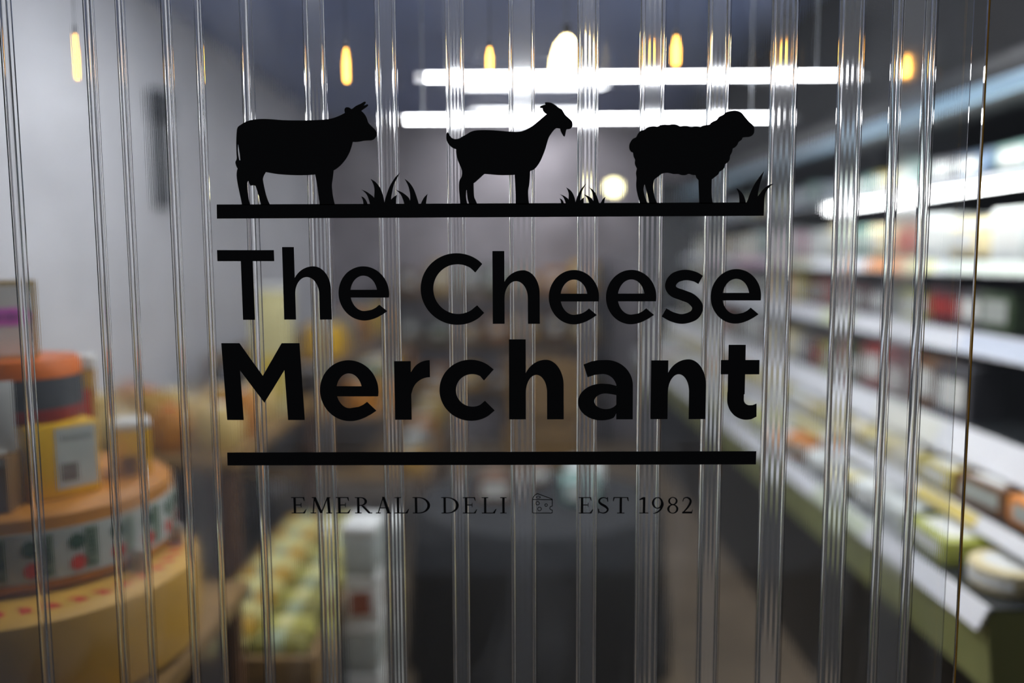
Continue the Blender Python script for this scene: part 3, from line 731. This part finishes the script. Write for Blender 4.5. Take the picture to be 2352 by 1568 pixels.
YEL = pmat('yellow_cheese', (228, 178, 4), .4, noise=.1, nscale=10)
TAN = pmat('tan_cheese', (178, 136, 46), .5, noise=.2, nscale=10)
def blk(name, label, c, size, rz, mat, cat='cheese', group=None, r=.006):
    t = thing(name, label, cat, c, rz, group)
    MB().rbox(-size[0]/2, -size[1]/2, 0, size[0]/2, size[1]/2, size[2], r).build('body', mat, t)
    return t
p = at(150, 1140, 1.86)
t = blk('cheese_block', 'bright yellow cheese block with a grey paper label on the upper wheel', (-1.035, .76, ZA), (.15, .13, .165), .88, YEL)
MB().box(-.02, -.0664, .02, .068, -.0655, .155).build('label', GREYPAPER, t)
MB().box(-.012, -.0672, .035, .025, -.0665, .075).build('label_picture', pmat('grey_picture', (120, 112, 106), .7, noise=.4, nscale=60), t)
MB().box(-.01, -.0672, .125, .06, -.0665, .138).build('label_print', pmat('grey_print', (150, 154, 150), .7), t)
t = blk('cheese_block', 'dark brown cheese block at the left edge of the upper wheel', (-1.10, .625, ZA), (.11, .08, .12), .15, pmat('brown_cheese', (110, 78, 34), .5, noise=.3, nscale=12))
MB().box(-.05, -.0412, .1, .05, -.0405, .118).build('label', PAPER, t)
t = thing('paper_card', 'tall white card standing on the dark brown cheese block', 'sign', (-1.09, .62, ZA+.1205), .4)
MB().rbox(-.05, -.0015, 0, .05, .0015, .15, .001).build('card', PAPER, t)
MB().box(-.03, -.012, 0, .03, -.0016, .002).build('foot', PAPER, t)
t = blk('cheese_block', 'small yellow cheese block with a white paper top beside the labelled one', (-.935, .93, ZA), (.075, .09, .115), .5, YEL)
MB().rbox(-.039, -.047, .1155, .039, .047, .132, .003).build('paper_top', PAPER, t)
MB().prism([(-.03, -.0462), (.01, -.0462), (.01, -.0455), (-.03, -.0455)], 0.0, .05).build('dark_notch', WOODD, t)
t = blk('cheese_carton', 'tall tan carton with white lid and red mark behind the yellow block', (-1.085, 1.0, ZA), (.062, .06, .25), .4, TAN, 'carton')
MB().rbox(-.033, -.032, .2505, .033, .032, .283, .003).build('lid', PAPER, t)
on = MB().box(.005, -.0312, .08, .022, -.0305, .2).build('red_mark', RED, t)
# orange topped cheese on the yellow block
oc = thing('cheese_piece', 'orange topped round cheese with a dark grey band and red foot', 'cheese', (-1.105, .785, ZA+.166))
MB().lathe([(0, 0), (.115, 0), (.12, .006), (.12, .03), (0, .03)], 40).build('red_foot', pmat('deep_red', (134, 24, 18), .45), oc)
MB().lathe([(0, .0305), (.1195, .0305), (.1205, .07), (.1195, .098), (0, .098)], 40).build('dark_band', pmat('slate_band', (58, 62, 66), .5, noise=.2, nscale=20), oc)
MB().lathe([(0, .0985), (.1195, .0985), (.12, .12), (.112, .138), (0, .138)], 40).build('orange_top', pmat('orange_rind', (224, 112, 24), .45, noise=.15, nscale=8), oc)
# price card with pink arrow, gold frame
pc = thing('price_card', 'white price card in a gold frame with a pink arrow badge', 'sign', (-1.125, .75, ZA+.166+.139), .5)
MB().box(-.07, -.003, .0, .07, .003, .172).build('frame', GOLD, pc)
MB().box(-.062, -.0042, .006, .062, -.0032, .162).build('card', PAPER, pc)
MB().prism([(-.05+.0, 0)]+[(0, 0)], 0, 0) if False else None
bd = MB(); pts = [(-.045, .072), (.035, .072), (.052, .08), (.058, .092), (.052, .104), (.035, .112), (-.045, .112)]
bd.add([(x, -.0052, z) for x, z in pts]+[(x, -.0044, z) for x, z in pts], [tuple(range(7)), tuple(range(7, 14))[::-1]]+[(i, (i+1) % 7, 7+(i+1) % 7, 7+i) for i in range(7)]).build('badge', PINK, pc)
for dx in (0, .03):
    pts = [(-.02+dx, .084), (-.004+dx, .084), (.012+dx, .092), (-.004+dx, .1), (-.02+dx, .1)]
    MB().add([(x, -.006, z) for x, z in pts]+[(x, -.0053, z) for x, z in pts], [tuple(range(5)), tuple(range(5, 10))[::-1]]+[(i, (i+1) % 5, 5+(i+1) % 5, 5+i) for i in range(5)]).build('arrow', pmat('purple_print', (170, 90, 176), .6), pc)
# white tags on the lower wheel
for px, py, lb in [(395, 1165, 'small white paper tag on the lower wheel edge nearest the aisle'), (310, 1235, 'small white paper tag tucked under the labelled wheel')]:
    q = at(px, py, 2.02 if px > 350 else 1.84)
    t = thing('paper_tag', lb, 'tag', (q.x, q.y, TZ+.217), -.4)
    MB().rbox(-.035, -.002, 0, .035, .002, .05, .001).build('card', PAPER, t)
    MB().box(-.02, -.01, -.0005, .02, .01, .0).build('foot', PAPER, t)

for o in [o for o in bpy.data.objects if o not in n0 and o.parent is None]:
    o.location = SN+(Vector(o.location)-SO)*U; o.scale = (U, U, U)
TZ = .818
tb = thing('display_table', 'wooden table carrying the stacked cheese wheels by the left wall', 'table', (-1.04, .515, 0))
MB().rbox(-.40, -.36, TZ-.04, .40, .36, TZ-.0005, .006).build('table_top', WOOD, tb)
for sx_ in (-1, 1):
    for sy_ in (-1, 1): MB().rbox(sx_*.36-.025, sy_*.32-.025, 0, sx_*.36+.025, sy_*.32+.025, TZ-.041, .004).build('leg', WOODD, tb)

# second table further back with round cheeses
tb2 = thing('display_table', 'second wooden table with round cheeses behind the wheel stack', 'table', (-1.22, 2.12, 0))
MB().rbox(-.34, -.6, .92, .34, .6, .96, .006).build('table_top', WOOD, tb2)
for sx_ in (-1, 1):
    for sy_ in (-1, 1): MB().rbox(sx_*.3-.025, sy_*.55-.025, 0, sx_*.3+.025, sy_*.55+.025, .919, .004).build('leg', WOODD, tb2)
BALL = pmat('pale_round_cheese', (208, 178, 106), .5, noise=.15, nscale=8)
k = 0
WORDS = ['nearest the aisle', 'second from the aisle', 'third from the aisle', 'closest to the wall']
for row in range(3):
    for i in range(4):
        x = -.97-.165*i; y = 1.64+row*.22
        mt = [BALL, RIND, BALL, TAN][(i+row) % 4]
        t = thing('round_cheese', '%s round cheese in the %s row on the second table, %s' % (['pale', 'amber', 'pale', 'tan'][(i+row) % 4], ['front', 'middle', 'rear'][row], WORDS[i]), 'cheese', (x, y, .9605), R.random(), 'round cheeses on the second table')
        r = R.uniform(.07, .08); h = R.uniform(.13, .17)
        MB().lathe([(0, 0), (r*.7, 0), (r, h*.3), (r, h*.65), (r*.75, h*.92), (r*.3, h), (0, h)], 24).build('rind', mt, t)
        MB().lathe([(0, h+.0003), (r*.3, h+.0003), (r*.26, h+.004), (0, h+.004)], 12).build('top_label', [PAPER, RED, PAPER][(i+row*2) % 3], t)
# pale carton and grey bag standing behind them
t = blk('cheese_carton', 'pale yellow carton standing tall behind the round cheeses', (-.98, 2.32, .9605), (.15, .12, .5), .1, pmat('pale_carton', (214, 206, 150), .6, noise=.1, nscale=4), 'carton')
MB().box(-.06, -.062, .06, .06, -.0605, .24).build('yellow_panel', pmat('yellow_panel', (208, 186, 78), .6), t)
MB().rbox(-.078, -.063, .5005, .078, .063, .52, .004).build('lid', PAPER, t)

# crate of leaf-wrapped cheeses by the aisle
cr = thing('cheese_crate', 'wooden crate of yellow wrapped cheeses beside the aisle', 'crate', (-.68, 1.45, 0))
CZ = .56
MB().rbox(-.18, -.56, 0, .18, .56, CZ-.1, .006).build('plinth', DARK, cr)
MB().box(-.17, -.55, CZ-.0995, .17, .55, CZ-.09).build('base_board', WOOD, cr)
for s in (-1, 1):
    MB().rbox(s*.175-.01, -.56, CZ-.0795, s*.175+.01, .56, CZ+.05, .003).build('side_board', WOOD, cr)
    MB().rbox(-.164, s*.55-.01, CZ-.0795, .164, s*.55+.01, CZ+.05, .003).build('end_board', WOOD, cr)
WRAPS = [pmat('leaf_wrap', (188, 182, 84), .45, noise=.3, nscale=16), pmat('straw_wrap', (212, 200, 128), .45, noise=.2, nscale=16), pmat('olive_wrap', (138, 132, 54), .5, noise=.3, nscale=16), pmat('amber_wrap', (190, 150, 52), .45, noise=.25, nscale=16)]
WN = ['leaf yellow', 'pale straw', 'olive', 'amber']
BANDS = [pmat('straw_band', (222, 216, 150), .6), pmat('grey_green_band', (160, 172, 140), .6)]
SROW = ['first', 'second', 'third', 'fourth', 'fifth', 'sixth', 'seventh', 'eighth', 'ninth', 'tenth', 'eleventh', 'twelfth']
for layer in range(2):
    for i in range(12):
        for j in range(2):
            q = (i*2+j+layer) % 4
            x = -.68-.08+j*.16; y = 1.45-.49+i*.089; z = CZ-.0795+.0415+layer*.084
            r = .041; hl = .077
            t = thing('wrapped_cheese', '%s cheese stick, %s crate layer, %s row from the glass, %s side' % (WN[q], ['bottom', 'top'][layer], SROW[i], ['wall', 'aisle'][j]), 'cheese', (x, y, z), 0, 'wrapped cheese sticks in the crate')
            pf = [(0, -hl), (r*.5, -hl*.98), (r*.95, -hl*.8), (r, 0), (r*.95, hl*.8), (r*.5, hl*.98), (0, hl)]
            m = MB(); m.lathe(pf, 16); m.v = [(c_, b_, -a_) for a_, b_, c_ in m.v]
            m.build('wrap', WRAPS[q], t)
            b = MB(); b.lathe([(r+.0004, -.02), (r+.0012, -.02), (r+.0012, .02), (r+.0004, .02)], 16); b.v = [(c_, b_, -a_) for a_, b_, c_ in b.v]
            b.build('paper_band', BANDS[(i+j) % 2], t)
# stack of white cartons at the aisle end of the crate
z = 0
for i, (h, w_) in enumerate([(.15, 'lowest'), (.14, 'second lowest'), (.15, 'third lowest'), (.14, 'fourth lowest'), (.14, 'second from the top'), (.14, 'topmost')]):
    t = thing('paper_carton', '%s white paper carton in the stack beside the cheese crate' % w_, 'carton', (-.42, 1.2, z), [.05, -.03, .04, 0, .05, -.05][i])
    MB().rbox(-.045, -.07, 0, .045, .07, h-.022, .003).build('tray', [PAPER, GREYPAPER][i % 2], t)
    MB().rbox(-.048, -.073, h-.0215, .048, .073, h-.0005, .003).build('lid', PAPER, t)
    MB().box(-.035, -.0712, .03, .025, -.0703, h-.04).build('print', [GREYPAPER, pmat('teal_print', (40, 130, 120), .6), PAPER, GREYPAPER, pmat('rust_print', (150, 84, 60), .6), GREYPAPER][i], t)
    z += h+.0005

# tiered stand of cheeses along the left side, further back
st = thing('tiered_stand', 'wooden tiered stand of cheeses along the left side further back', 'shelf', (-.92, 3.55, 0))
TIER = [(.55, -.05, .52), (.85, -.22, .3), (1.12, -.4, .12)]
for z, x0, x1 in TIER:
    MB().rbox(-.55, -.7, z-.03, x1, .9, z, .004).build('shelf', WOOD, st)
for y in (-.66, .1, .86):
    MB().rbox(-.55, y-.02, 0, -.51, y+.02, 1.09, .003).build('post', WOODD, st)
    MB().rbox(.46, y-.02, 0, .5, y+.02, .519, .003).build('post', WOODD, st)
tc = [('tan', TAN), ('pale', BALL), ('amber', RIND), ('grey', pmat('ash_rind', (120, 120, 116), .6, noise=.2, nscale=10)), ('yellow', YEL), ('green', pmat('green_wax', (62, 92, 56), .4)), ('brown', pmat('brown_rind', (118, 82, 48), .5, noise=.25, nscale=10))]
for lv, (z, x0, x1) in enumerate(TIER):
    for i in range(8):
        nm, mt = tc[(i*3+lv*2) % 7]
        y = 3.55-.6+i*.2; x = -.92+x1-.11
        t = thing('whole_cheese', '%s small cheese wheel on the %s tier of the stand, %s' % (nm, ['lowest', 'middle', 'top'][lv], ['nearest', 'second', 'third', 'fourth', 'fifth', 'sixth', 'seventh', 'furthest'][i]), 'cheese', (x, y, z+.0005), 0, 'cheese wheels on the tiered stand')
        r, h = R.uniform(.08, .095), R.uniform(.1, .2)
        MB().lathe([(0, 0), (r*.94, 0), (r, h*.1), (r, h*.9), (r*.94, h), (0, h)], 24).build('rind', mt, t)
        MB().lathe([(0, h+.0003), (r*.6, h+.0003), (r*.6, h+.0012), (0, h+.0012)], 16).build('top_label', PAPER if i % 2 else GREYPAPER, t)

# round table under a dark cloth in the aisle
rt = thing('round_table', 'round table under a dark floor length cloth in the aisle', 'table', (.10, 2.15, 0))
n = 72; vs = []; fs = []
prof = [(.0, .645), (.25, .645), (.44, .645), (.47, .638), (.485, .60), (.50, .40), (.515, .2), (.525, .01)]
for i in range(n):
    a = 2*math.pi*i/n
    for q, (r, z) in enumerate(prof):
        f = max(0, (.6-z)/.6); rr = r*(1+.035*f*math.sin(a*12)+.02*f*math.sin(a*7+1))
        vs.append((rr*math.cos(a), rr*math.sin(a), z))
kq = len(prof)
for i in range(n):
    j = (i+1) % n
    for q in range(kq-1): fs.append((i*kq+q, j*kq+q, j*kq+q+1, i*kq+q+1))
MB().add(vs, fs, True).build('cloth', pmat('dark_cloth', (30, 31, 33), .8, noise=.2, nscale=6), rt)
MB().lathe([(0, .60), (.43, .60), (.43, .64), (0, .64)], 40).build('table_top', WOODD, rt)
MB().lathe([(.2, 0), (.2, .02), (.04, .03), (.04, .599)], 24).build('pedestal', BLACK, rt)
for i, (dx, dy, w_, c, lb) in enumerate([(-.17, -.05, 'wedge', 'brown', 'brown cheese wedge on the dark round table'), (.16, -.1, 'block', 'teal', 'teal wrapped cheese block on the dark round table'), (.2, .12, 'block', 'white', 'white wrapped cheese block at the back of the dark round table'), (-.02, .15, 'round', 'brown', 'brown round cheese at the back of the dark round table')]):
    packet(w_, .14, .09, c, PAPER, None, (.10+dx, 2.15+dy, .6465), 1.57, lb, None, 'cheese_piece')

# wooden crates stacked further down the aisle
for i, (z, h, lb) in enumerate([(0, .36, 'bottom wooden crate of the stack in the aisle'), (.361, .34, 'middle wooden crate of the stack in the aisle'), (.702, .33, 'top wooden crate of the stack in the aisle')]):
    t = thing('wooden_crate', lb, 'crate', (.17, 3.6, z), [.05, -.06, .1][i])
    MB().box(-.2, -.2, 0, .2, .2, .02).build('base_board', WOOD, t)
    for s in (-1, 1):
        for q in range(3):
            z0 = .022+q*(h-.03)/3
            MB().rbox(-.205, s*.2-.008, z0, .205, s*.2+.008, z0+(h-.03)/3-.012, .002).build('slat', WOOD, t)
            MB().rbox(s*.2-.008, -.19, z0, s*.2+.008, .19, z0+(h-.03)/3-.012, .002).build('slat', WOOD, t)
    for a in (-1, 1):
        for b in (-1, 1): MB().box(a*.18-.011, b*.18-.011, .021, a*.18+.011, b*.18+.011, h-.002).build('corner_post', WOODD, t)

# shelving of wheels on the back wall
bs = thing('wall_shelving', 'dark shelving of cheese wheels against the back wall', 'shelf', (-.1, YB-.2, 0))
for z in (.5, .9, 1.3):
    MB().rbox(-.9, -.18, z-.025, .85, .18, z, .004).build('shelf', WOOD, bs)
for x in (-.92, .0, .87):
    MB().rbox(x-.015 if x else -.015, -.18 if x else .15, 0, x+.015, .19, 1.55 if x else .47, .003).build('upright', BLACK, bs)
for lv, z in enumerate((.5, .9, 1.3)):
    for i in range(7):
        nm, mt = tc[(i*2+lv*3) % 7]
        t = thing('whole_cheese', '%s cheese wheel on the %s back wall shelf, %s from the left' % (nm, ['lowest', 'middle', 'top'][lv], ['first', 'second', 'third', 'fourth', 'fifth', 'sixth', 'last'][i]), 'cheese', (-.1-.76+i*.245, YB-.22, z+.0005), 0, 'cheese wheels on the back wall')
        r, h = R.uniform(.085, .11), R.uniform(.1, .24)
        MB().lathe([(0, 0), (r*.94, 0), (r, h*.1), (r, h*.9), (r*.94, h), (0, h)], 20).build('rind', mt, t)
        MB().lathe([(r+.0005, h*.3), (r+.0015, h*.3), (r+.0015, h*.75), (r+.0005, h*.75)], 8, (0, 0, 0), math.pi*1.3, math.pi*1.7).build('label', PAPER, t)
# wall posts on the pale left wall: a dark vertical fitting seen behind the cow
q = at(365, 330, 3.9)
t = thing('cable_duct', 'dark vertical cable duct on the pale left wall', 'duct', (XL+.03, q.y, 0))
MB().rbox(-.029, -.05, 1.82, .01, .05, 2.35, .004).build('duct', pmat('duct_grey', (70, 74, 78), .5), t)
MB().rbox(-.029, -.07, 2.2, .03, .07, 2.34, .006).build('junction_box', pmat('duct_dark', (52, 56, 62), .5), t)
